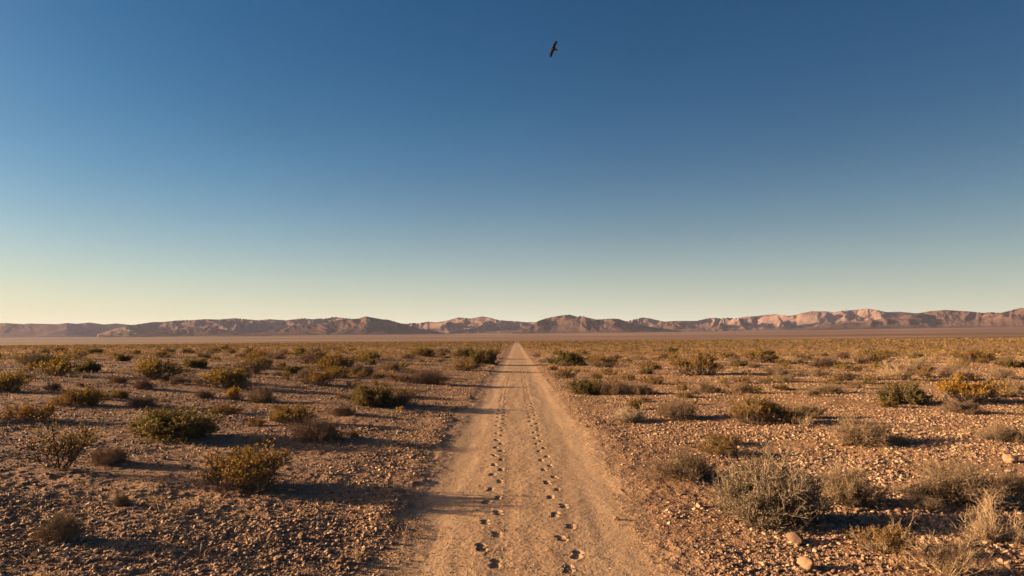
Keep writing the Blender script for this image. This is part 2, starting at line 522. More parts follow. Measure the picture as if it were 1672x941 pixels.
def build_range(name, label, pts, dc, depth, mat, lam, seed, rough=0.5, nrow=130, step=1.4):
    pts = np.array(pts, dtype=float)
    pxs = np.arange(pts[0, 0], pts[-1, 0] + step, step)
    py = np.interp(pxs, pts[:, 0], pts[:, 1])
    th = np.arctan((pxs - W0 / 2) / FPX) - yaw
    by = np.interp(pxs, BASE_PX, BASE_PY)
    dcr = dc * (1 + 0.10 * perlin(th * 6, th * 0 + seed, seed))
    t = np.linspace(-1, 1, nrow)
    R = dcr[None, :] + t[:, None] * depth
    X = R * np.sin(th)[None, :]; Y = R * np.cos(th)[None, :]
    B = base_z(X.ravel(), Y.ravel()).reshape(X.shape)
    target = elev_slope(pxs, py)
    hgt = EYE + target * dcr - base_z(dcr * np.sin(th), dcr * np.cos(th))
    hgt = np.maximum(hgt, 3)
    NX = np.broadcast_to(dc * th[None, :], X.shape); NY = R       # spurs run down from the crest towards the plain
    wx = NX + lam * 0.42 * fbm(NX / lam / 1.6, NY / 1.6 / lam, 3, seed + 5)
    wy = NY + lam * 0.42 * fbm(NX / lam / 1.6 + 9, NY / 1.6 / lam, 3, seed + 6)
    rg = ridged(wx / lam, wy / (2.6 * lam), 4, seed, 0.34) ** 1.15
    rg2 = ridged(wx / (lam * 0.30), wy / (0.85 * lam), 5, seed + 50, 0.52)
    env = np.clip(1 - np.abs(t), 0, 1)[:, None]
    e = env ** 1.6
    hh = e * (1 - rough + rough * 1.7 * rg * (1.25 - 0.5 * e)) + 0.26 * rough * e ** 0.75 * (1 - 0.35 * e) * (rg2 - 0.4) * 2
    hh = np.maximum(hh, 0)
    Z = B + hgt[None, :] * hh
    sl = (Z - EYE) / R
    # bring each stretch of crest to its height in the photograph
    for _ in range(3):
        cur = ((B + hgt[None, :] * hh - EYE) / R).max(0)
        k = np.argmax((B + hgt[None, :] * hh - EYE) / R, 0)
        bs = (B[k, np.arange(len(th))] - EYE) / R[k, np.arange(len(th))]
        fac = np.clip((target - bs), 2e-4, None) / np.clip(cur - bs, 2e-4, None)
        ker = np.hanning(9); ker /= ker.sum()
        fac = np.convolve(np.pad(fac, 4, mode='edge'), ker, 'valid')
        hgt = hgt * np.clip(fac, 0.3, 3)
    Z = B + hgt[None, :] * hh
    Z[0] -= 6; Z[-1] -= 6; Z[:, 0] -= 6; Z[:, -1] -= 6
    Z -= 0.5
    me = mesh_np(name, np.stack([X, Y, Z], -1).reshape(-1, 3), grid_faces(nrow, len(th)), [mat], smooth=False)
    o = add(name, me); tag(o, label, kind='structure')


def build_mountains():
    build_range('mountains', 'hazy blue-brown mountain range along the left horizon', SKY_L, 12500, 1500, M_RANGE, 1300, 3, 0.35)
    build_range('mountains', 'long sunlit brown mountain range along the horizon', SKY_F, 9200, 1900, M_RANGE, 600, 8, 0.92)
    build_range('hills', 'dark hill with a rounded peak left of the road end', SKY_N1, 7200, 800, M_HILL, 560, 14, 0.65)
    build_range('hills', 'brown peak just right of the road end', SKY_N2, 7200, 800, M_HILL, 520, 25, 0.7)
    build_range('hills', 'brown hills in front of the range on the right', SKY_N3, 7400, 850, M_HILL, 600, 33, 0.75)
    build_range('hills', 'low dark hill before the left range', SKY_N4, 7600, 450, M_HILL, 500, 41, 0.45, 90)
    build_range('hills', 'flat dark rise on the left plain', SKY_N5, 5600, 350, M_HILL, 500, 47, 0.3, 70)
    build_range('hills', 'small brown hill between the two right ranges', SKY_N6, 7700, 420, M_HILL, 400, 52, 0.7, 90)


# ------------------------------------------------------------------ plants
def unit(v):
    return v / np.maximum(np.linalg.norm(v, axis=-1, keepdims=True), 1e-9)


def seg_mesh(p0, p1, r0, r1):
    """three-sided tapered twigs -> verts, quads"""
    d = unit(p1 - p0)
    ref = np.where(np.abs(d[:, 2:3]) < 0.8, np.array([[0, 0, 1.0]]), np.array([[1.0, 0, 0]]))
    u = unit(np.cross(d, ref)); v = np.cross(d, u)
    n = len(p0)
    ang = np.array([0, 2 * np.pi / 3, 4 * np.pi / 3])
    V = np.empty((n, 6, 3))
    for k, a in enumerate(ang):
        o = np.cos(a) * u + np.sin(a) * v
        V[:, k] = p0 + o * r0[:, None]
        V[:, 3 + k] = p1 + o * r1[:, None]
    q = np.array([[0, 1, 4, 3], [1, 2, 5, 4], [2, 0, 3, 5]])
    F = (np.arange(n) * 6)[:, None, None] + q[None]
    return V.reshape(-1, 3), F.reshape(-1, 4)


def leaf_mesh(p, d, L, Wd, rng):
    """narrow diamond leaves, folded along nothing, any roll"""
    n = len(p)
    side = unit(np.cross(d, rng.normal(size=(n, 3))))
    V = np.empty((n, 4, 3))
    V[:, 0] = p
    V[:, 1] = p + d * (L * 0.5)[:, None] + side * (Wd * 0.5)[:, None]
    V[:, 2] = p + d * L[:, None]
    V[:, 3] = p + d * (L * 0.5)[:, None] - side * (Wd * 0.5)[:, None]
    F = (np.arange(n) * 4)[:, None] + np.arange(4)[None]
    return V.reshape(-1, 3), F


def join(parts):
    vs, fs, o = [], [], 0
    for v, f in parts:
        vs.append(v); fs.append(f + o); o += len(v)
    return np.concatenate(vs), np.concatenate(fs)


def bend(p0, d0, length, up, rng, nseg, jitter):
    """grow polylines; returns list of point arrays"""
    pts = [p0]
    d = unit(d0)
    for i in range(nseg):
        d = unit(d + np.array([0, 0, 1.0]) * up / nseg + rng.normal(size=d.shape) * jitter)
        pts.append(pts[-1] + d * (length / nseg)[:, None])
    return pts, d


def make_shrub(seed, stems=26, br=6, tw=6, leaves=5, spread=1.0, H=0.6, Rd=0.6, up=0.35, thick=0.010, leaf=(0.03, 0.012),
               lump=0.25, lowfrac=0.2, leaf_top=0.0, twl=0.20, jit=0.22, leaf_dirmix=0.5, base=0.06):
    """unit shrub of about radius Rd and height H. Returns stem mesh arrays, foliage twig arrays, leaf arrays"""
    rng = np.random.default_rng(seed)
    az = rng.uniform(0, 2 * np.pi, stems)
    # inclination from vertical
    inc = np.arccos(np.clip(rng.uniform(lowfrac * 0.3, 1, stems), 0, 1)) * spread
    lob = 1 + lump * np.sin(az * rng.integers(2, 4) + rng.uniform(0, 6)) + lump * 0.6 * np.sin(az * 5 + rng.uniform(0, 6))
    reach = 1 / np.sqrt((np.sin(inc) / Rd) ** 2 + (np.cos(inc) / H) ** 2) * lob * rng.uniform(0.62, 0.95, stems)
    d0 = np.stack([np.sin(inc) * np.cos(az), np.sin(inc) * np.sin(az), np.cos(inc)], -1)
    p0 = np.stack([rng.normal(0, base * Rd, stems), rng.normal(0, base * Rd, stems), np.full(stems, -0.02)], -1)
    d0 = unit(d0 - np.array([0, 0, up * 0.5]))
    L = reach * 0.78
    pts, _ = bend(p0, d0, L, up, rng, 4, jit * 0.35)
    S = []
    rad = [thick * (1 - 0.17 * k) for k in range(5)]
    for k in range(4):
        S.append((pts[k], pts[k + 1], np.full(stems, rad[k]), np.full(stems, rad[k + 1])))
    P = np.stack(pts, 1)                         # stems,5,3

    def along(P, n, lo, hi):
        m, k = P.shape[:2]
        t = rng.uniform(lo, hi, (m, n)) * (k - 1)
        i = np.minimum(t.astype(int), k - 2); f = (t - i)[..., None]
        r = np.arange(m)[:, None]
        p = P[r, i] * (1 - f) + P[r, i + 1] * f
        d = unit(P[r, i + 1] - P[r, i])
        return p.reshape(-1, 3), d.reshape(-1, 3), np.repeat(np.arange(m), n)

    p1, d1, own = along(P, br, 0.35, 1.0)
    dd = unit(d1 + rng.normal(size=d1.shape) * 0.55 + np.array([0, 0, 0.25]))
    L1 = reach[own] * rng.uniform(0.22, 0.42, len(own))
    b, _ = bend(p1, dd, L1, up * 0.8, rng, 3, jit * 0.6)
    for k in range(3):
        S.append((b[k], b[k + 1], np.full(len(own), thick * (0.55 - 0.1 * k)), np.full(len(own), thick * (0.45 - 0.1 * k))))
    B = np.stack(b, 1)
    p2, d2, own2 = along(B, tw, 0.25, 1.0)
    dd2 = unit(d2 + rng.normal(size=d2.shape) * 0.65 + np.array([0, 0, 0.2]))
    L2 = twl * math.sqrt(H * Rd) * rng.uniform(0.5, 1.2, len(own2))
    c, _ = bend(p2, dd2, L2, up * 0.6, rng, 2, jit)
    T = []
    keep = c[2][:, 2] > 0.0
    for k in range(2):
        T.append((c[k][keep], c[k + 1][keep], np.full(keep.sum(), thick * (0.26 - 0.06 * k)), np.full(keep.sum(), thick * (0.20 - 0.08 * k))))
    C = np.stack(c, 1)[keep]
    stem = seg_mesh(*[np.concatenate([s[i] for s in S]) for i in range(4)])
    twig = seg_mesh(*[np.concatenate([s[i] for s in T]) for i in range(4)])
    lf = None
    if leaves > 0:
        p3, d3, _ = along(C, leaves, 0.15, 1.0)
        ok = p3[:, 2] > (0.02 + leaf_top * H * rng.uniform(0.4, 1.0, len(p3)))
        p3, d3 = p3[ok], d3[ok]
        d3 = unit(d3 * leaf_dirmix + rng.normal(size=d3.shape) * 0.6 + np.array([0, 0, 0.15]))
        lf = leaf_mesh(p3, d3, leaf[0] * rng.uniform(0.6, 1.3, len(p3)), leaf[1] * rng.uniform(0.7, 1.3, len(p3)), rng)
    return stem, twig, lf


KINDS = {
    # leaf material, wood, params, category
    'creosote': ('creosote', M_WOOD, dict(stems=34, br=7, tw=6, leaves=6, H=0.62, Rd=0.52, up=0.55, spread=0.95, leaf=(0.030, 0.013), leaf_top=0.38, lump=0.13, thick=0.011)),
    'green': ('green', M_WOOD, dict(stems=44, br=7, tw=7, leaves=6, H=0.46, Rd=0.55, up=0.30, leaf=(0.030, 0.014), lump=0.14, thick=0.010)),
    'sage': ('sage', M_WOOD, dict(stems=70, br=8, tw=8, leaves=5, H=0.80, Rd=0.56, up=0.25, leaf=(0.028, 0.008), lump=0.08, thick=0.010, lowfrac=0.0)),
    'gold': ('gold', M_WOOD, dict(stems=30, br=6, tw=6, leaves=4, H=0.5, Rd=0.55, up=0.5, leaf=(0.034, 0.011), leaf_top=0.3, lump=0.25)),
    'yellow': ('yellow', M_WOOD, dict(stems=40, br=7, tw=6, leaves=5, H=0.52, Rd=0.55, up=0.6, leaf=(0.036, 0.018), leaf_top=0.5, lump=0.2)),
    'dry': ('dry', M_WOOD, dict(stems=44, br=9, tw=9, leaves=2, H=0.52, Rd=0.56, up=0.35, leaf=(0.032, 0.0045), lump=0.18, thick=0.0065, twl=0.24)),
    'pale': ('pale', M_PALEWOOD, dict(stems=34, br=7, tw=7, leaves=3, H=0.5, Rd=0.55, up=0.35, leaf=(0.034, 0.008), lump=0.2)),
    'leggy': ('creosote', M_DARKWOOD, dict(stems=10, br=8, tw=7, leaves=2, H=0.85, Rd=0.5, up=0.5, spread=0.55, leaf=(0.030, 0.011), leaf_top=0.6, lump=0.3, thick=0.0075, lowfrac=0.1, jit=0.3)),
    'bare': ('dry', M_PALEWOOD, dict(stems=20, br=9, tw=8, leaves=1, H=0.95, Rd=0.5, up=0.6, spread=0.8, leaf=(0.04, 0.0035), lump=0.25, thick=0.0095, twl=0.22, jit=0.38)),
    'tuft': ('straw', M_PALEWOOD, dict(stems=34, br=2, tw=1, leaves=1, H=1.0, Rd=0.55, up=0.7, spread=0.6, leaf=(0.10, 0.012), lump=0.2, thick=0.010, twl=0.25, base=0.12)),
}
PROTO = {}


def proto(kind, seed, hi=True):
    """mesh data normalised to 1 m wide; (stem, foliage, whole, height ratio)"""
    key = (kind, seed, hi)
    if key in PROTO: return PROTO[key]
    lk, wood, prm = KINDS[kind]
    prm = dict(prm); prm.setdefault('thick', 0.010)
    if not hi:
        prm['stems'] = max(8, int(prm['stems'] * 0.5)); prm['br'] = max(2, prm['br'] - 2); prm['tw'] = max(1, prm['tw'] - 2)
        prm['thick'] *= 1.5; prm['leaf'] = (prm['leaf'][0] * 1.6, prm['leaf'][1] * 1.8)
    stem, twig, lf = make_shrub(seed * 101 + sum(map(ord, kind)), **prm)
    allv = np.concatenate([stem[0], twig[0]])
    w = 0.5 * (np.percentile(allv[:, 0], 98.5) - np.percentile(allv[:, 0], 1.5) + np.percentile(allv[:, 1], 98.5) - np.percentile(allv[:, 1], 1.5))
    h = np.percentile(allv[:, 2], 99)
    fol = join([twig] + ([lf] if lf else []))
    lm = LEAF[lk]
    nt_ = len(twig[1])
    fm = np.concatenate([np.zeros(nt_, int), np.ones(len(fol[1]) - nt_, int)])
    tm = wood if kind not in ('dry', 'pale', 'straw') else lm
    ms = mesh_np(kind + '_stem', stem[0] / w, stem[1], [wood])
    mf = mesh_np(kind + '_foliage', fol[0] / w, fol[1], [tm, lm], midx=fm)
    al = join([stem, fol])
    am = np.concatenate([np.zeros(len(stem[1]), int), fm + 1])
    mw = mesh_np(kind + '_shrub', al[0] / w, al[1], [wood, tm, lm], midx=am)
    PROTO[key] = (ms, mf, mw, h / w)
    return PROTO[key]


NAMES = {'creosote': 'desert_shrub', 'green': 'desert_shrub', 'sage': 'sagebrush', 'gold': 'desert_shrub', 'yellow': 'flowering_shrub', 'dry': 'dry_shrub',
         'pale': 'dry_shrub', 'leggy': 'leggy_shrub', 'bare': 'bare_shrub', 'tuft': 'grass_tuft'}
PLACED = []


def shrub_at(p, w, h, kind, label, seed, parts=True, group='desert shrubs on the stony plain', rot=None, hi=True):
    ms, mf, mw, hr = proto(kind, seed, hi)
    nm = NAMES[kind]
    cat = 'grass tuft' if kind == 'tuft' else 'shrub'
    if parts:
        root = add(nm, None)
        add('stem', ms, root); add('foliage', mf, root)
    else:
        root = add(nm, mw)
    root.location = p
    root.scale = (w, w, h / hr)
    root.rotation_euler = (0, 0, random.uniform(0, 6.28) if rot is None else rot)
    tag(root, label, cat, group)
    PLACED.append((p.x, p.y, w))
    return root


# column, row of the foot, width, height in the photograph's pixels, kind, seed, label
SHRUBS = [
    (395, 794, 120, 66, 'creosote', 7, 'olive yellow-tipped shrub with twiggy foot casting a long shadow towards the road'),
    (285, 713, 122, 50, 'green', 1, 'wide dense dark green mound shrub, largest green one left of the road'),
    (105, 766, 112, 100, 'leggy', 1, 'sparse leggy shrub with dark bare stems and few yellow leaves'),
    (181, 756, 58, 28, 'dry', 1, 'low grey twiggy shrub right beside the leggy dark-stemmed shrub'),
    (51, 687, 74, 36, 'gold', 1, 'rounded golden olive shrub above the leggy shrub, near the left edge'),
    (112, 659, 56, 30, 'gold', 2, 'loose golden brown shrub, left one of a touching pair'),
    (150, 661, 42, 34, 'creosote', 2, 'loose olive brown shrub, right one of a touching pair'),
    (95, 880, 60, 50, 'dry', 2, 'dry brown twiggy shrub alone in the lower left corner'),
    (197, 825, 24, 22, 'dry', 3, 'tiny dry sprig on dark gravel below the leggy shrub'),
    (255, 618, 62, 36, 'creosote', 3, 'broad olive shrub behind the wide dark green mound'),
    (368, 633, 68, 34, 'creosote', 4, 'broad orange-olive shrub standing behind a small orange tuft'),
    (381, 653, 20, 22, 'yellow', 1, 'small upright orange tuft at the foot of a broad olive shrub'),
    (427, 657, 38, 28, 'dry', 4, 'brown twiggy shrub right of the small orange tuft'),
    (141, 608, 32, 22, 'green', 2, 'small dark green shrub with an orange foot on the far left plain'),
    (16, 633, 54, 36, 'creosote', 5, 'dark olive shrub cut by the left edge of the view'),
    (84, 635, 24, 16, 'dry', 1, 'small dark twiggy clump between two olive shrubs on the left'),
    (85, 594, 42, 16, 'green', 3, 'flat dark green shrub far out on the left'),
    (48, 591, 40, 14, 'creosote', 1, 'flat olive shrub beside the flat dark green one, far left'),
    (192, 626, 26, 15, 'dry', 2, 'small dark brown clump left of the broad olive shrub'),
    (231, 663, 42, 18, 'dry', 3, 'low grey spreading shrub above the wide dark green mound'),
    (335, 649, 26, 15, 'dry', 4, 'small brown clump left of the small orange tuft'),
    (364, 675, 52, 16, 'gold', 3, 'low straggling golden shrub right above the wide dark green mound'),
    (516, 718, 76, 40, 'dry', 5, 'grey-brown twig dome with a pale root, left of the road'),
    (392, 723, 14, 22, 'tuft', 1, 'short yellow grass tuft poking up behind the olive yellow-tipped shrub'),
    (424, 723, 30, 26, 'tuft', 2, 'thin pale grass tuft behind the olive yellow-tipped shrub'),
    (607, 661, 66, 34, 'green', 4, 'round grey-green shrub throwing a dark shadow onto the road'),
    (656, 661, 38, 25, 'dry', 6, 'brown-grey shrub touching the right side of the round grey-green one'),
    (704, 627, 54, 26, 'dry', 1, 'grey-brown shrub close to the left road edge with a shadow across it'),
    (521, 627, 46, 28, 'gold', 4, 'orange-tinged shrub in front of a larger olive shrub'),
    (551, 609, 60, 33, 'creosote', 2, 'large olive shrub behind the orange-tinged one'),
    (593, 612, 38, 16, 'dry', 2, 'flat grey shrub right of the large olive shrub'),
    (484, 610, 28, 15, 'green', 5, 'small green shrub left of the large olive one'),
    (427, 599, 40, 20, 'creosote', 3, 'rounded olive shrub on the middle of the left plain'),
    (560, 678, 38, 19, 'dry', 3, 'low brown clump just in front of the round grey-green shrub'),
    (650, 623, 36, 14, 'gold', 1, 'low dull-gold clump behind the round grey-green shrub'),
    (786, 595, 44, 26, 'green', 1, 'dark green shrub nearest the left road edge in the distance'),
    (803, 585, 16, 13, 'green', 2, 'small dark shrub right at the left road edge far away'),
    (757, 605, 54, 22, 'gold', 2, 'dry golden shrub left of the roadside dark green shrub'),
    (763, 583, 34, 15, 'green', 3, 'dull green shrub behind the roadside golden shrub'),
    (603, 588, 34, 15, 'green', 4, 'dark green low shrub on the left skyline of the scrub'),
    (515, 587, 34, 14, 'creosote', 4, 'olive low shrub behind the large olive shrub'),
    (690, 582, 44, 16, 'creosote', 5, 'wide olive shrub far off left of the road'),
    (958, 644, 44, 27, 'green', 5, 'round dark green shrub nearest the right road edge'),
    (1006, 645, 50, 27, 'dry', 4, 'grey-brown shrub beside the round dark green one on the right'),
    (1044, 645, 46, 22, 'dry', 5, 'brown shrub, third in the row from the round dark green one'),
    (1106, 682, 64, 34, 'dry', 6, 'grey dome shrub on stony ground right of the road'),
    (1028, 688, 48, 28, 'pale', 1, 'pale-stemmed straggling shrub left of the grey dome shrub'),
    (1228, 691, 66, 48, 'creosote', 6, 'upright olive and tan shrub with fanning pale stems'),
    (1284, 691, 76, 30, 'gold', 3, 'spreading golden brown shrub right of the fanning olive one'),
    (1318, 682, 50, 28, 'dry', 2, 'dark brown twigs behind the spreading golden brown shrub'),
    (1316, 697, 22, 24, 'tuft', 3, 'short yellow grass tuft in front of the spreading golden brown shrub'),
    (1141, 613, 76, 42, 'creosote', 1, 'largest olive-yellow shrub in the middle distance right of the road'),
    (1244, 592, 58, 24, 'creosote', 3, 'wide olive shrub far beyond the fanning olive one'),
    (1338, 602, 32, 20, 'dry', 1, 'small round brown shrub alone on pale ground at the right'),
    (1426, 592, 44, 22, 'creosote', 4, 'olive shrub beyond the tan open-branched one'),
    (1477, 658, 68, 36, 'green', 2, 'round grey-green shrub left of the bright yellow one'),
    (1584, 657, 82, 42, 'yellow', 2, 'bright yellow flowering shrub on the right'),
    (1570, 674, 64, 22, 'dry', 3, 'grey twigs at the foot of the bright yellow shrub'),
    (1462, 620, 48, 32, 'bare', 1, 'tan open-branched shrub behind the round grey-green one'),
    (1592, 592, 54, 22, 'creosote', 5, 'olive shrub far behind the bright yellow one'),
    (1637, 618, 34, 20, 'dry', 4, 'small brown shrub up and right of the bright yellow one'),
    (1397, 724, 84, 46, 'dry', 1, 'brown-grey twig dome with a hollow shadowed foot, beyond the big sagebrush'),
    (1266, 850, 144, 112, 'sage', 1, 'big grey-green sagebrush in front on the right'),
    (1124, 782, 96, 50, 'dry', 5, 'olive-brown twiggy shrub between the road and the big sagebrush'),
    (1384, 822, 96, 66, 'dry', 6, 'dusky twig bush in the shadow of the big sagebrush'),
    (1556, 820, 138, 78, 'dry', 2, 'large brown-grey twig dome, right of the big sagebrush'),
    (1626, 884, 84, 78, 'bare', 2, 'tall grey bare-branched shrub near the lower right corner'),
    (1549, 940, 96, 88, 'bare', 3, 'bare pale branching bush at the bottom edge on the right'),
    (1447, 900, 86, 54, 'gold', 4, 'low golden-green bush left of the bare pale branching bush'),
    (1502, 834, 60, 32, 'bare', 1, 'few dry crooked stems in front of the large twig dome'),
    (1638, 720, 64, 32, 'dry', 3, 'faint brown shrub above the rock at the right edge'),
    (1658, 806, 56, 44, 'dry', 4, 'brown shrub cut by the right edge, beside the large twig dome'),
    (1155, 642, 40, 20, 'dry', 5, 'small grey shrub in front of the largest olive-yellow shrub'),
    (1352, 643, 44, 18, 'dry', 6, 'low brown shrub midway between fanning and round grey-green shrubs'),
    (892, 593, 26, 15, 'pale', 2, 'pale whitish dry shrub at the right road edge, nearer of two'),
    (875, 583, 16, 10, 'pale', 1, 'pale whitish dry shrub at the right road edge, farther of two'),

    (923, 618, 32, 21, 'gold', 5, 'golden shrub by the right road edge, below the pale dry one'),
    (902, 605, 15, 9, 'yellow', 3, 'tiny orange clump between the pale and golden roadside shrubs'),
    (931, 596, 46, 24, 'green', 3, 'olive green shrub right behind the pale roadside shrub'),
    (1458, 724, 44, 28, 'bare', 4, 'thin dry stems right of the hollow-footed twig dome'),
    (1178, 725, 44, 20, 'gold', 1, 'low golden sprigs on bright stones above the big sagebrush'),
    (985, 598, 40, 18, 'creosote', 6, 'olive shrub just right of the roadside olive green one'),
    (1070, 628, 36, 16, 'gold', 2, 'low gold clump between the dark row and the largest olive-yellow shrub'),
    (1650, 600, 40, 16, 'green', 1, 'dark olive shrub far off at the right edge'),
    (320, 600, 36, 16, 'green', 4, 'dark green shrub far off behind the broad olive one on the left'),
]


def build_shrubs():
    for (px, py, w, h, kind, seed, label) in SHRUBS:
        p = at(px, py)
        d = p.y
        parts = w >= 24
        p.z -= 0.015
        shrub_at(p, w * d / FPX, 0.88 * h * d / FPX, kind, label, seed, parts)


FILL_LABEL = {
    'creosote': 'small olive shrub among the scattered scrub {}', 'green': 'small dark green shrub among the scattered scrub {}',
    'dry': 'small grey-brown twiggy shrub among the scattered scrub {}', 'gold': 'small golden dry shrub among the scattered scrub {}'}


def build_fill():
    rng = np.random.default_rng(5)
    n = 190000
    r = np.sqrt(rng.uniform(9.5 ** 2, 760 ** 2, n))
    th = rng.uniform(-0.76, 0.76, n)
    x = r * np.sin(th); y = r * np.cos(th)
    dens = np.interp(r, [9, 18, 30, 60, 120, 380, 470, 640, 760], [0.07, 0.20, 0.26, 0.20, 0.12, 0.085, 0.04, 0.006, 0.0])
    area = 0.76 * 760 ** 2
    pk = dens * area / n * (0.25 + 1.5 * np.clip(0.5 + 1.6 * fbm(x * 0.05, y * 0.035, 3, 9), 0, 1))
    ok = rng.uniform(0, 1, n) < pk
    rm = np.interp(r, [10, 60, 200], [2.6, 2.2, 1.9])
    ok &= np.abs(x - 0.06) > rm
    x, y, r = x[ok], y[ok], r[ok]
    w = np.clip(rng.lognormal(-0.55, 0.48, len(x)), 0.2, 1.5) * np.interp(r, [10, 22, 45, 120, 400], [0.42, 0.72, 0.85, 0.80, 0.85])
    h = w * rng.uniform(0.30, 0.58, len(x))
    pl = np.array(PLACED)
    dmin = np.array([np.min(np.hypot(pl[:, 0] - a, pl[:, 1] - b_) - pl[:, 2] * 0.55 - c * 0.5) for a, b_, c in zip(x, y, w)])
    ok = dmin > 0
    x, y, r, w, h = x[ok], y[ok], r[ok], w[ok], h[ok]
    u = rng.uniform(0, 1, len(x))
    near = np.abs(x) < 5
    kind = np.where(u < 0.30, 'creosote', np.where(u < 0.38, 'green', np.where(u < 0.84, 'dry', 'gold')))
    kind = np.where(near & (u > 0.55), 'gold', kind)
    inview = np.abs(np.arctan2(x, y) + yaw) < 0.63
    score = np.where(inview, h / r, 0)
    order = np.argsort(-score)
    top = order[:205]
    for i in top:
        p = Vector((x[i], y[i], gz(x[i], y[i]) - 0.01))
        side = 'left of the road' if x[i] < 0 else 'right of the road'
        if r[i] > 40: side = 'far ' + side
        k = str(kind[i])
        shrub_at(p, w[i], h[i], k, FILL_LABEL[k].format(side), int(rng.integers(1, 6)), False, 'small scattered desert shrubs', hi=r[i] < 22)
    rest = order[205:]
    # everything smaller in view, out to where the flat ends: uncountable scrub
    V, F, Tn, o = [], [], [], 0
    cnt = np.clip((7500 / r[rest]).astype(int), 26, 260)
    cnt = np.maximum((cnt * np.clip(w[rest], 0.4, 1.4)).astype(int), 14)
    idx = np.repeat(rest, cnt)
    m = len(idx)
    az = rng.uniform(0, 2 * np.pi, m); cz = rng.uniform(0.0, 1, m); rad = rng.uniform(0.35, 1, m) ** 0.6
    sz = np.sqrt(1 - cz ** 2)
    lob = 1 + 0.22 * np.sin(az * 3 + idx) + 0.15 * np.sin(az * 5 + idx * 1.7)
    dirs = np.stack([sz * np.cos(az), sz * np.sin(az), cz], -1)
    pos = np.stack([x[idx] + dirs[:, 0] * rad * lob * w[idx] * 0.5, y[idx] + dirs[:, 1] * rad * lob * w[idx] * 0.5,
                    ground_z(x, y, False)[idx] + dirs[:, 2] * rad * h[idx] * rng.uniform(0.75, 1.1, m)], -1)
    ld = unit(dirs * 0.6 + rng.normal(size=(m, 3)) * 0.5 + np.array([0, 0, 0.4]))
    L = np.maximum(0.06, r[idx] * 0.0014) * rng.uniform(0.6, 1.4, m)
    v, f = leaf_mesh(pos, ld, L, L * 0.42, rng)
    base = {'creosote': 0.28, 'green': 0.08, 'dry': 0.70, 'gold': 0.95}
    tint = np.array([base[str(k)] for k in kind]) + rng.uniform(-0.08, 0.08, len(kind))
    me = mesh_np('scrub', v, f, [M_SCRUB])
    attr(me, 'tint', np.repeat(tint[idx], 4))
    ob = add('scrub', me); tag(ob, 'low desert scrub covering the plain out to its far edge', kind='stuff')
    print('scrub', len(rest), 'leaves', m)


# ------------------------------------------------------------------ stones
ICO_V = None


def ico(sub):
    t = (1 + 5 ** 0.5) / 2
    v = [(-1, t, 0), (1, t, 0), (-1, -t, 0), (1, -t, 0), (0, -1, t), (0, 1, t), (0, -1, -t), (0, 1, -t), (t, 0, -1), (t, 0, 1), (-t, 0, -1), (-t, 0, 1)]
    f = [(0, 11, 5), (0, 5, 1), (0, 1, 7), (0, 7, 10), (0, 10, 11), (1, 5, 9), (5, 11, 4), (11, 10, 2), (10, 7, 6), (7, 1, 8), (3, 9, 4), (3, 4, 2), (3, 2, 6), (3, 6, 8), (3, 8, 9), (4, 9, 5), (2, 4, 11), (6, 2, 10), (8, 6, 7), (9, 8, 1)]
    v = [np.array(q, float) / np.linalg.norm(q) for q in v]
    for _ in range(sub):
        cache = {}; nf = []

        def mid(a, b_):
            k = (min(a, b_), max(a, b_))
            if k not in cache:
                q = v[a] + v[b_]; v.append(q / np.linalg.norm(q)); cache[k] = len(v) - 1
            return cache[k]
        for a, b_, c in f:
            x, y, z = mid(a, b_), mid(b_, c), mid(c, a)
            nf += [(a, x, z), (b_, y, x), (c, z, y), (x, y, z)]
        f = nf
    return np.array(v), np.array(f)


ROCKS = [
    (1298, 885, 34, 24, 0, 'rounded grey-tan stone below the big sagebrush, upper of two'),
    (1317, 926, 34, 26, 1, 'rounded grey-tan stone at the bottom edge, lower of two'),
    (1648, 755, 26, 18, 2, 'rock on open gravel near the right edge of the view'),
    (1006, 850, 15, 10, 3, 'small stone lying alone on the right side of the road'),
    (455, 914, 20, 15, 4, 'small tan stone near the bottom, left of the road'),
    (322, 899, 24, 14, 5, 'flat stone on dark gravel in the lower left'),
    (493, 880, 19, 17, 2, 'stone just above and right of the small tan one left of the road'),
    (558, 918, 18, 17, 3, 'stone between the small tan one and the road, near the bottom'),
    (156, 929, 13, 13, 4, 'small stone by itself in the bottom left corner'),
    (640, 886, 9, 7, 5, 'pebble-sized stone at the left road edge near the bottom'),
    (1276, 741, 9, 9, 0, 'small stone just above the big sagebrush'),
    (848, 869, 7, 5, 1, 'tiny stone between the two lines of hoof prints'),
    (1305, 742, 10, 7, 2, 'small stone up and right of the big sagebrush'),
]


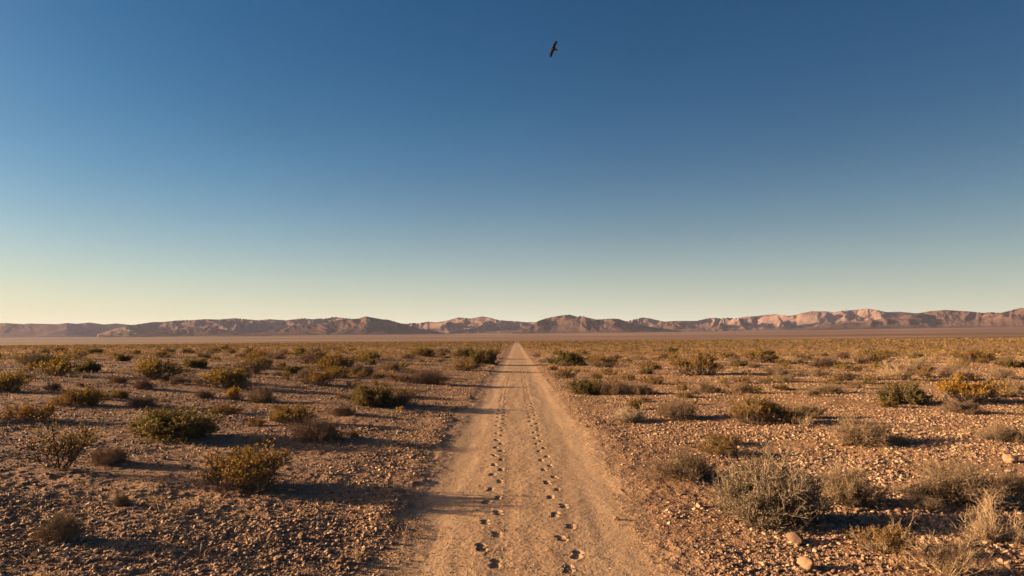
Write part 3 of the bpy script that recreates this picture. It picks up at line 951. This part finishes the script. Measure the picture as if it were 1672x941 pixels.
def build_stones():
    rng = np.random.default_rng(21)
    iv, jf = ico(2)
    protos = []
    for s in range(8):
        v = iv.copy()
        for _ in range(9):                                  # knock planar faces off a ball
            d = unit(rng.normal(size=(1, 3)))[0]
            c = rng.uniform(0.55, 0.85)
            dd = v @ d
            v = np.where((dd > c)[:, None], v - np.outer(dd - c, d), v)
        v += 0.12 * perlin(v[:, 0] * 2.2 + s, v[:, 1] * 2.2 + v[:, 2] * 2, s)[:, None] * iv
        v /= np.abs(v[:, :2]).max()
        v[:, 2] *= 0.8
        protos.append(mesh_np('stone', v * 0.5, jf, [M_STONE], smooth=(s < 2)))
    for (px, py, w, h, k, lab) in ROCKS:
        p = at(px, py); d = p.y
        o = add('stone', protos[k]); wm, hm = w * d / FPX, h * d / FPX
        o.location = (p.x, p.y, float(ground_z(np.array([p.x]), np.array([p.y]))[0]) + hm * 0.24)
        o.scale = (wm, wm * random.uniform(0.7, 0.95), hm * 1.1)
        o.rotation_euler = (0, 0, random.uniform(0, 6.3))
        tag(o, lab, 'stone', 'stones on the desert ground')
    # gravel: smaller stones, fewer with distance
    n = 1050000
    r = np.exp(rng.uniform(math.log(3.6), math.log(75), n))
    th = rng.uniform(-0.78, 0.78, n)
    x = r * np.sin(th); y = r * np.cos(th)
    smin = np.maximum(0.0095, r * 0.00115)
    s = smin * (1 - rng.uniform(0, 1, n)) ** (-1 / 2.05)
    s = np.minimum(s, np.where(rng.uniform(0, 1, n) < 0.02, 0.10, 0.050 + 0.0008 * r))
    s = s * (1 + 0.3 * sstep(1.5, 5, x) * (1 - sstep(8, 16, y)))
    m = roadmask(x, y, 0.55)
    pt = np.clip(0.38 + 1.6 * fbm(x * 0.42, y * 0.42, 4, 61) + 0.15 * sstep(0, 4, x), 0.04, 1)
    keep = rng.uniform(0, 1, n) < (0.03 + 0.03 * (np.abs(x) < 0.5) * m + pt * (1 - m) ** 1.3) * 0.62
    keep &= ~((m > 0.4) & (s > 0.022))
    x, y, r, s = x[keep], y[keep], r[keep], s[keep]
    z = ground_z(x, y)
    rdm = roadmask(x, y) > 0.5
    z = np.where(rdm, base_z(x, y) + mid_z(x, y) - 0.007, z)
    inv = (np.abs(np.arctan2(x, y) + yaw) < 0.62) & (y > 5.2)
    order = np.argsort(-np.where(inv, s / r, 0))
    top, rest = order[:270], order[270:]
    for i in top:
        o = add('stone', protos[int(rng.integers(0, 8))])
        o.location = (x[i], y[i], z[i] + s[i] * 0.08)
        o.scale = (s[i], s[i] * rng.uniform(0.6, 1.0), s[i] * rng.uniform(0.5, 0.95))
        o.rotation_euler = (rng.normal(0, 0.25), rng.normal(0, 0.25), rng.uniform(0, 6.3))
        tag(o, 'loose tan stone among the gravel ' + ('left of the road' if x[i] < 0 else 'right of the road'), 'stone', 'loose stones among the gravel')
    bv, bf = ico(0)
    k = len(rest)
    V = bv[None] * (1 + rng.uniform(-0.32, 0.25, (k, 12, 1)))
    sc = np.stack([np.ones(k), rng.uniform(0.55, 1.0, k), rng.uniform(0.35, 0.8, k)], -1) * s[rest][:, None] * 0.5
    V = V * sc[:, None]
    tl = rng.normal(0, 0.3, k); c, sn = np.cos(tl)[:, None], np.sin(tl)[:, None]
    V = np.stack([V[..., 0] * c - V[..., 2] * sn, V[..., 1], V[..., 0] * sn + V[..., 2] * c], -1)
    a = rng.uniform(0, 6.3, k); c, sn = np.cos(a)[:, None], np.sin(a)[:, None]
    V = np.stack([V[..., 0] * c - V[..., 1] * sn, V[..., 0] * sn + V[..., 1] * c, V[..., 2]], -1)
    V += np.stack([x[rest], y[rest], z[rest] + s[rest] * 0.05], -1)[:, None]
    F = (np.arange(k) * 12)[:, None, None] + bf[None]
    me = mesh_np('gravel', V.reshape(-1, 3), F.reshape(-1, 3), [M_GRAVEL])
    ob = add('gravel', me); tag(ob, 'loose tan and brown gravel littering the desert floor', kind='stuff')
    print('gravel', k)


def build_litter():
    """dry grass blades and dead twigs lying about"""
    rng = np.random.default_rng(71)
    n = 1500
    r = np.sqrt(rng.uniform(4.5 ** 2, 32 ** 2, n)); th = rng.uniform(-0.7, 0.7, n)
    x = r * np.sin(th); y = r * np.cos(th)
    ok = (roadmask(x, y) < 0.15) & (fbm(x * 0.4, y * 0.4, 2, 83) > -0.05)
    x, y = x[ok], y[ok]
    nb = 16
    n = len(x)
    X = np.repeat(x, nb) + rng.normal(0, 0.05, n * nb); Y = np.repeat(y, nb) + rng.normal(0, 0.05, n * nb)
    Z = ground_z(X, Y) - 0.005
    sz = np.repeat(rng.uniform(0.35, 1.0, n), nb)
    d = unit(np.stack([rng.normal(0, 0.7, n * nb), rng.normal(0, 0.7, n * nb), rng.uniform(0.3, 1.2, n * nb)], -1))
    v, f = leaf_mesh(np.stack([X, Y, Z], -1), d, 0.13 * sz * rng.uniform(0.5, 1.2, n * nb), np.full(n * nb, 0.006), rng)
    # low golden grass and forb tufts between the shrubs, farther out
    n2 = 9000
    r2 = np.sqrt(rng.uniform(14 ** 2, 130 ** 2, n2)); t2 = rng.uniform(-0.7, 0.7, n2)
    x2 = r2 * np.sin(t2); y2 = r2 * np.cos(t2)
    ok = (np.abs(x2 - 0.06) > 1.9) & (fbm(x2 * 0.12, y2 * 0.12, 3, 87) > -0.12)
    x2, y2, r2 = x2[ok], y2[ok], r2[ok]
    nb = 14; k = len(x2)
    sz = np.repeat(rng.uniform(0.5, 1.3, k) * np.interp(r2, [14, 40, 130], [0.6, 1.0, 1.2]), nb)
    X2 = np.repeat(x2, nb) + rng.normal(0, 0.10, k * nb) * sz; Y2 = np.repeat(y2, nb) + rng.normal(0, 0.10, k * nb) * sz
    d2 = unit(np.stack([rng.normal(0, 0.6, k * nb), rng.normal(0, 0.6, k * nb), rng.uniform(0.3, 1.2, k * nb)], -1))
    v2, f2 = leaf_mesh(np.stack([X2, Y2, ground_z(X2, Y2) - 0.01], -1), d2, 0.17 * sz * rng.uniform(0.5, 1.2, k * nb), np.repeat(np.maximum(0.012, r2 * 0.0006), nb), rng)
    v, f = join([(v, f), (v2, f2)])
    ob = add('dry_grass', mesh_np('dry_grass', v, f, [LEAF['straw']])); tag(ob, 'short dry grass wisps scattered between the stones', kind='stuff')


# ------------------------------------------------------------------ bird
def build_bird():
    m, nt, out = new_mat('bird_feathers')
    b = NB(nt)
    tc = b.n('ShaderNodeTexCoord').outputs['Object']
    sp = b.n('ShaderNodeSeparateXYZ'); b.l(tc, sp.inputs[0])
    n = b.noise(tc, 14, 3)
    dark = b.mix(n, (0.009, 0.006, 0.004), (0.028, 0.017, 0.011))
    band = b.math('MULTIPLY', b.mapr(sp.outputs[0], -0.10, -0.17), b.mapr(b.math('ABSOLUTE', sp.outputs[1]), 0.16, 0.12))
    col = b.mix(band, dark, (0.20, 0.075, 0.03))
    pal = b.math('MULTIPLY', b.mapr(b.math('ABSOLUTE', sp.outputs[1]), 0.40, 0.45), b.mapr(sp.outputs[1], 0.0, 0.1))
    col = b.mix(b.math('MULTIPLY', pal, 0.5), col, (0.07, 0.04, 0.02))
    breast = b.math('MULTIPLY', b.mapr(b.math('ABSOLUTE', sp.outputs[1]), 0.07, 0.03), b.mapr(sp.outputs[0], -0.05, 0.0))
    col = b.mix(b.math('MULTIPLY', breast, 0.7), col, (0.07, 0.042, 0.027))
    bs = b.n('ShaderNodeBsdfPrincipled'); b.l(col, bs.inputs['Base Color']); bs.inputs['Roughness'].default_value = 0.8; bs.inputs['Specular IOR Level'].default_value = 0.05
    nt.links.new(bs.outputs[0], out.inputs[0])
    # one closed skin: stations along the span, each a thin aerofoil loop; the body is the thick middle
    ys = np.concatenate([np.linspace(-0.66, -0.12, 20), np.linspace(-0.10, 0.10, 13), np.linspace(0.12, 0.66, 20)])
    loops = []
    K = 24
    for yv in ys:
        a = abs(yv)
        # wing outline: leading edge, trailing edge
        le = np.interp(a, [0, 0.1, 0.18, 0.30, 0.38, 0.5, 0.6, 0.66], [0.14, 0.12, 0.115, 0.12, 0.115, 0.10, 0.065, 0.01])
        te = np.interp(a, [0, 0.1, 0.18, 0.30, 0.42, 0.54, 0.62, 0.66], [-0.10, -0.09, -0.075, -0.06, -0.075, -0.085, -0.075, -0.05])
        if a < 0.10:                                         # head in front, tail fan behind
            q = math.sqrt(max(0, 1 - (a / 0.055) ** 2)) if a < 0.055 else 0
            le = le + 0.13 * q
            te = te - (0.22 * min(1, (0.105 - a) / 0.03))
        le = le + 0.012; te = te - 0.018
        th = np.interp(a, [0, 0.04, 0.08, 0.14, 0.3, 0.66], [0.055, 0.048, 0.026, 0.012, 0.008, 0.003])
        if a > 0.45:                                         # finger slots at the tips
            te += 0.018 * math.sin(a * 95)
        dz = 0.03 * (a / 0.66) ** 1.6 + 0.02
        ph = np.linspace(0, 2 * np.pi, K, endpoint=False)
        cx = (le + te) / 2; hx = (le - te) / 2
        xx = cx + hx * np.cos(ph)
        # body thickness fades towards head and tail ends
        taper = np.clip(1 - ((xx - 0.05) / 0.34) ** 2, 0.12, 1)
        zz = dz + th * np.sin(ph) * taper
        loops.append(np.stack([xx, np.full(K, yv), zz], -1))
    V = np.concatenate(loops)
    F = []
    for i in range(len(ys) - 1):
        for k in range(K):
            F.append((i * K + k, i * K + (k + 1) % K, (i + 1) * K + (k + 1) % K, (i + 1) * K + k))
    me = bpy.data.meshes.new('bird')
    me.from_pydata([tuple(q) for q in V], [], F + [tuple(range(K))[::-1], tuple(range((len(ys) - 1) * K, len(ys) * K))])
    me.polygons.foreach_set('use_smooth', [True] * len(me.polygons))
    me.materials.append(m); me.update()
    o = add('bird', me)
    dist = 57.0
    d = ray(903.5, 80).normalized()
    o.location = Vector((0, 0, EYE)) + d * dist
    right = CR @ Vector((1, 0, 0)); upv = CR @ Vector((0, 1, 0)); back = -d
    # head towards the left and a little up in view, one wing up, one down; belly turned to the viewer
    fx = (-right * 0.93 + upv * 0.30 - back * 0.20).normalized()
    wy = (upv * 0.90 + right * 0.40 + back * 0.05)
    wy = (wy - fx * wy.dot(fx)).normalized()
    zz = fx.cross(wy)
    M = Matrix((fx, wy, zz)).transposed()
    o.rotation_euler = M.to_euler()
    tag(o, 'dark hawk with rusty tail soaring alone in the blue sky', 'bird')


# ------------------------------------------------------------------ light, air, sky
EXPO, SKY_STRENGTH = 2.1, 0.06
SUN_EL, SUN_AZ = math.radians(10.5), math.radians(83)     # azimuth measured to the left of the road


def build_light():
    L = bpy.data.lights.new('sun', 'SUN'); L.energy = 5.0; L.angle = math.radians(0.6); L.color = (1.0, 0.66, 0.35)
    o = bpy.data.objects.new('sun', L); COL.objects.link(o)
    S = Vector((-math.sin(SUN_AZ) * math.cos(SUN_EL), math.cos(SUN_AZ) * math.cos(SUN_EL), math.sin(SUN_EL)))
    o.rotation_euler = S.to_track_quat('Z', 'Y').to_euler()
    o.location = (-30, 0, 30)
    w = bpy.data.worlds.new('World'); scene.world = w; w.use_nodes = True
    nt = w.node_tree; nt.nodes.clear(); b = NB(nt)
    sky = b.n('ShaderNodeTexSky'); sky.sky_type = 'NISHITA'; sky.sun_disc = False
    sky.sun_elevation = SUN_EL; sky.sun_rotation = -SUN_AZ
    sky.altitude = 900; sky.air_density = 1.0; sky.dust_density = 1.2; sky.ozone_density = 2.5
    # deep clear-evening grade of the sky, with a band of pale dust low over the horizon
    sp = b.n('ShaderNodeSeparateColor'); b.l(sky.outputs[0], sp.inputs[0])
    K = 1.0 / (2 ** EXPO * SKY_STRENGTH)
    cc = b.n('ShaderNodeCombineColor')
    for i, (ref, tgt, g) in enumerate(((0.603, 0.0120, 1.74), (1.16, 0.084, 1.27), (2.07, 0.205, 1.14))):
        b.l(b.math('MULTIPLY', b.math('POWER', b.math('DIVIDE', sp.outputs[i], ref), g), tgt * K), cc.inputs[i])
    tc = b.n('ShaderNodeTexCoord').outputs['Generated']
    nz = b.n('ShaderNodeSeparateXYZ'); b.l(tc, nz.inputs[0])
    z = b.math('MAXIMUM', nz.outputs[2], 0.0)
    f = b.math('EXPONENT', b.math('MULTIPLY', b.math('POWER', b.math('DIVIDE', z, 0.095), 1.2), -1.0))
    hc = b.ramp(b.mapr(nz.outputs[0], -0.7, 0.7), [(0.0, (0.90, 0.80, 0.52)), (0.5, (0.85, 0.80, 0.59)), (1.0, (0.70, 0.68, 0.50))])
    hv = b.n('ShaderNodeVectorMath', operation='SCALE'); b.l(hc, hv.inputs[0]); hv.inputs['Scale'].default_value = K
    dk = b.n('ShaderNodeVectorMath', operation='SCALE'); b.l(cc.outputs[0], dk.inputs[0]); b.l(b.math('MULTIPLY', b.mapr(nz.outputs[0], 0.0, 0.6, 1.0, 0.78), b.mapr(b.noise(b.vscale(tc, 1, 1, 2.5), 2.2, 4, 0.5), 0.3, 0.7, 0.955, 1.045)), dk.inputs['Scale'])
    col = b.mix(f, dk.outputs[0], hv.outputs[0])
    # warm glow added round the low sun, out of frame left, to lift shadows
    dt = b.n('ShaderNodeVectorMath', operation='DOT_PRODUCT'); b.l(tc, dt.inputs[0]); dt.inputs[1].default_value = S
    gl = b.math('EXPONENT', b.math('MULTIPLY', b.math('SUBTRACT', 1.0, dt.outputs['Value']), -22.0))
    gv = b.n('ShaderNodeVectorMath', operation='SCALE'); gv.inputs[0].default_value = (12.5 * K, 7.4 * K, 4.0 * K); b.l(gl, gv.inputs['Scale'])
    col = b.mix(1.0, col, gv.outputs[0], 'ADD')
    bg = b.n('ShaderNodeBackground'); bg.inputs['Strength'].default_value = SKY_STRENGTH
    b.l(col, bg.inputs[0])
    ou = b.n('ShaderNodeOutputWorld'); b.l(bg.outputs[0], ou.inputs[0])


def build_haze():
    m = bpy.data.materials.new('haze_air'); m.use_nodes = True
    nt = m.node_tree; nt.nodes.clear(); b = NB(nt)
    out = b.n('ShaderNodeOutputMaterial')
    v = b.n('ShaderNodeVolumePrincipled')
    v.inputs['Color'].default_value = (0.60, 0.66, 1.0, 1); v.inputs['Density'].default_value = 1.45e-5; v.inputs['Anisotropy'].default_value = 0.0
    b.l(v.outputs[0], out.inputs['Volume'])
    x, y0, y1, z0, z1 = 17000, -17000, 17000, -16, 460
    vs = np.array([(-x, y0, z0), (x, y0, z0), (x, y1, z0), (-x, y1, z0), (-x, y0, z1), (x, y0, z1), (x, y1, z1), (-x, y1, z1)], float)
    fs = np.array([(0, 3, 2, 1), (4, 5, 6, 7), (0, 1, 5, 4), (1, 2, 6, 5), (2, 3, 7, 6), (3, 0, 4, 7)])
    o = add('haze', mesh_np('haze', vs, fs, [m])); tag(o, 'thin dusty air over the plain and mountains', kind='stuff')


build_ground()
build_road()
build_mountains()
build_shrubs()
build_fill()
build_stones()
build_litter()
build_bird()
build_light()
build_haze()

vs = scene.view_settings
vs.view_transform = 'Standard'; vs.look = 'None'; vs.exposure = EXPO; vs.gamma = 1.0; vs.use_curve_mapping = False
cy = scene.cycles
cy.max_bounces = 6; cy.diffuse_bounces = 2; cy.transmission_bounces = 3; cy.volume_bounces = 0
cy.use_denoising = True; cy.denoiser = 'OPENIMAGEDENOISE'; cy.denoising_input_passes = 'RGB_ALBEDO_NORMAL'; cy.denoising_prefilter = 'ACCURATE'
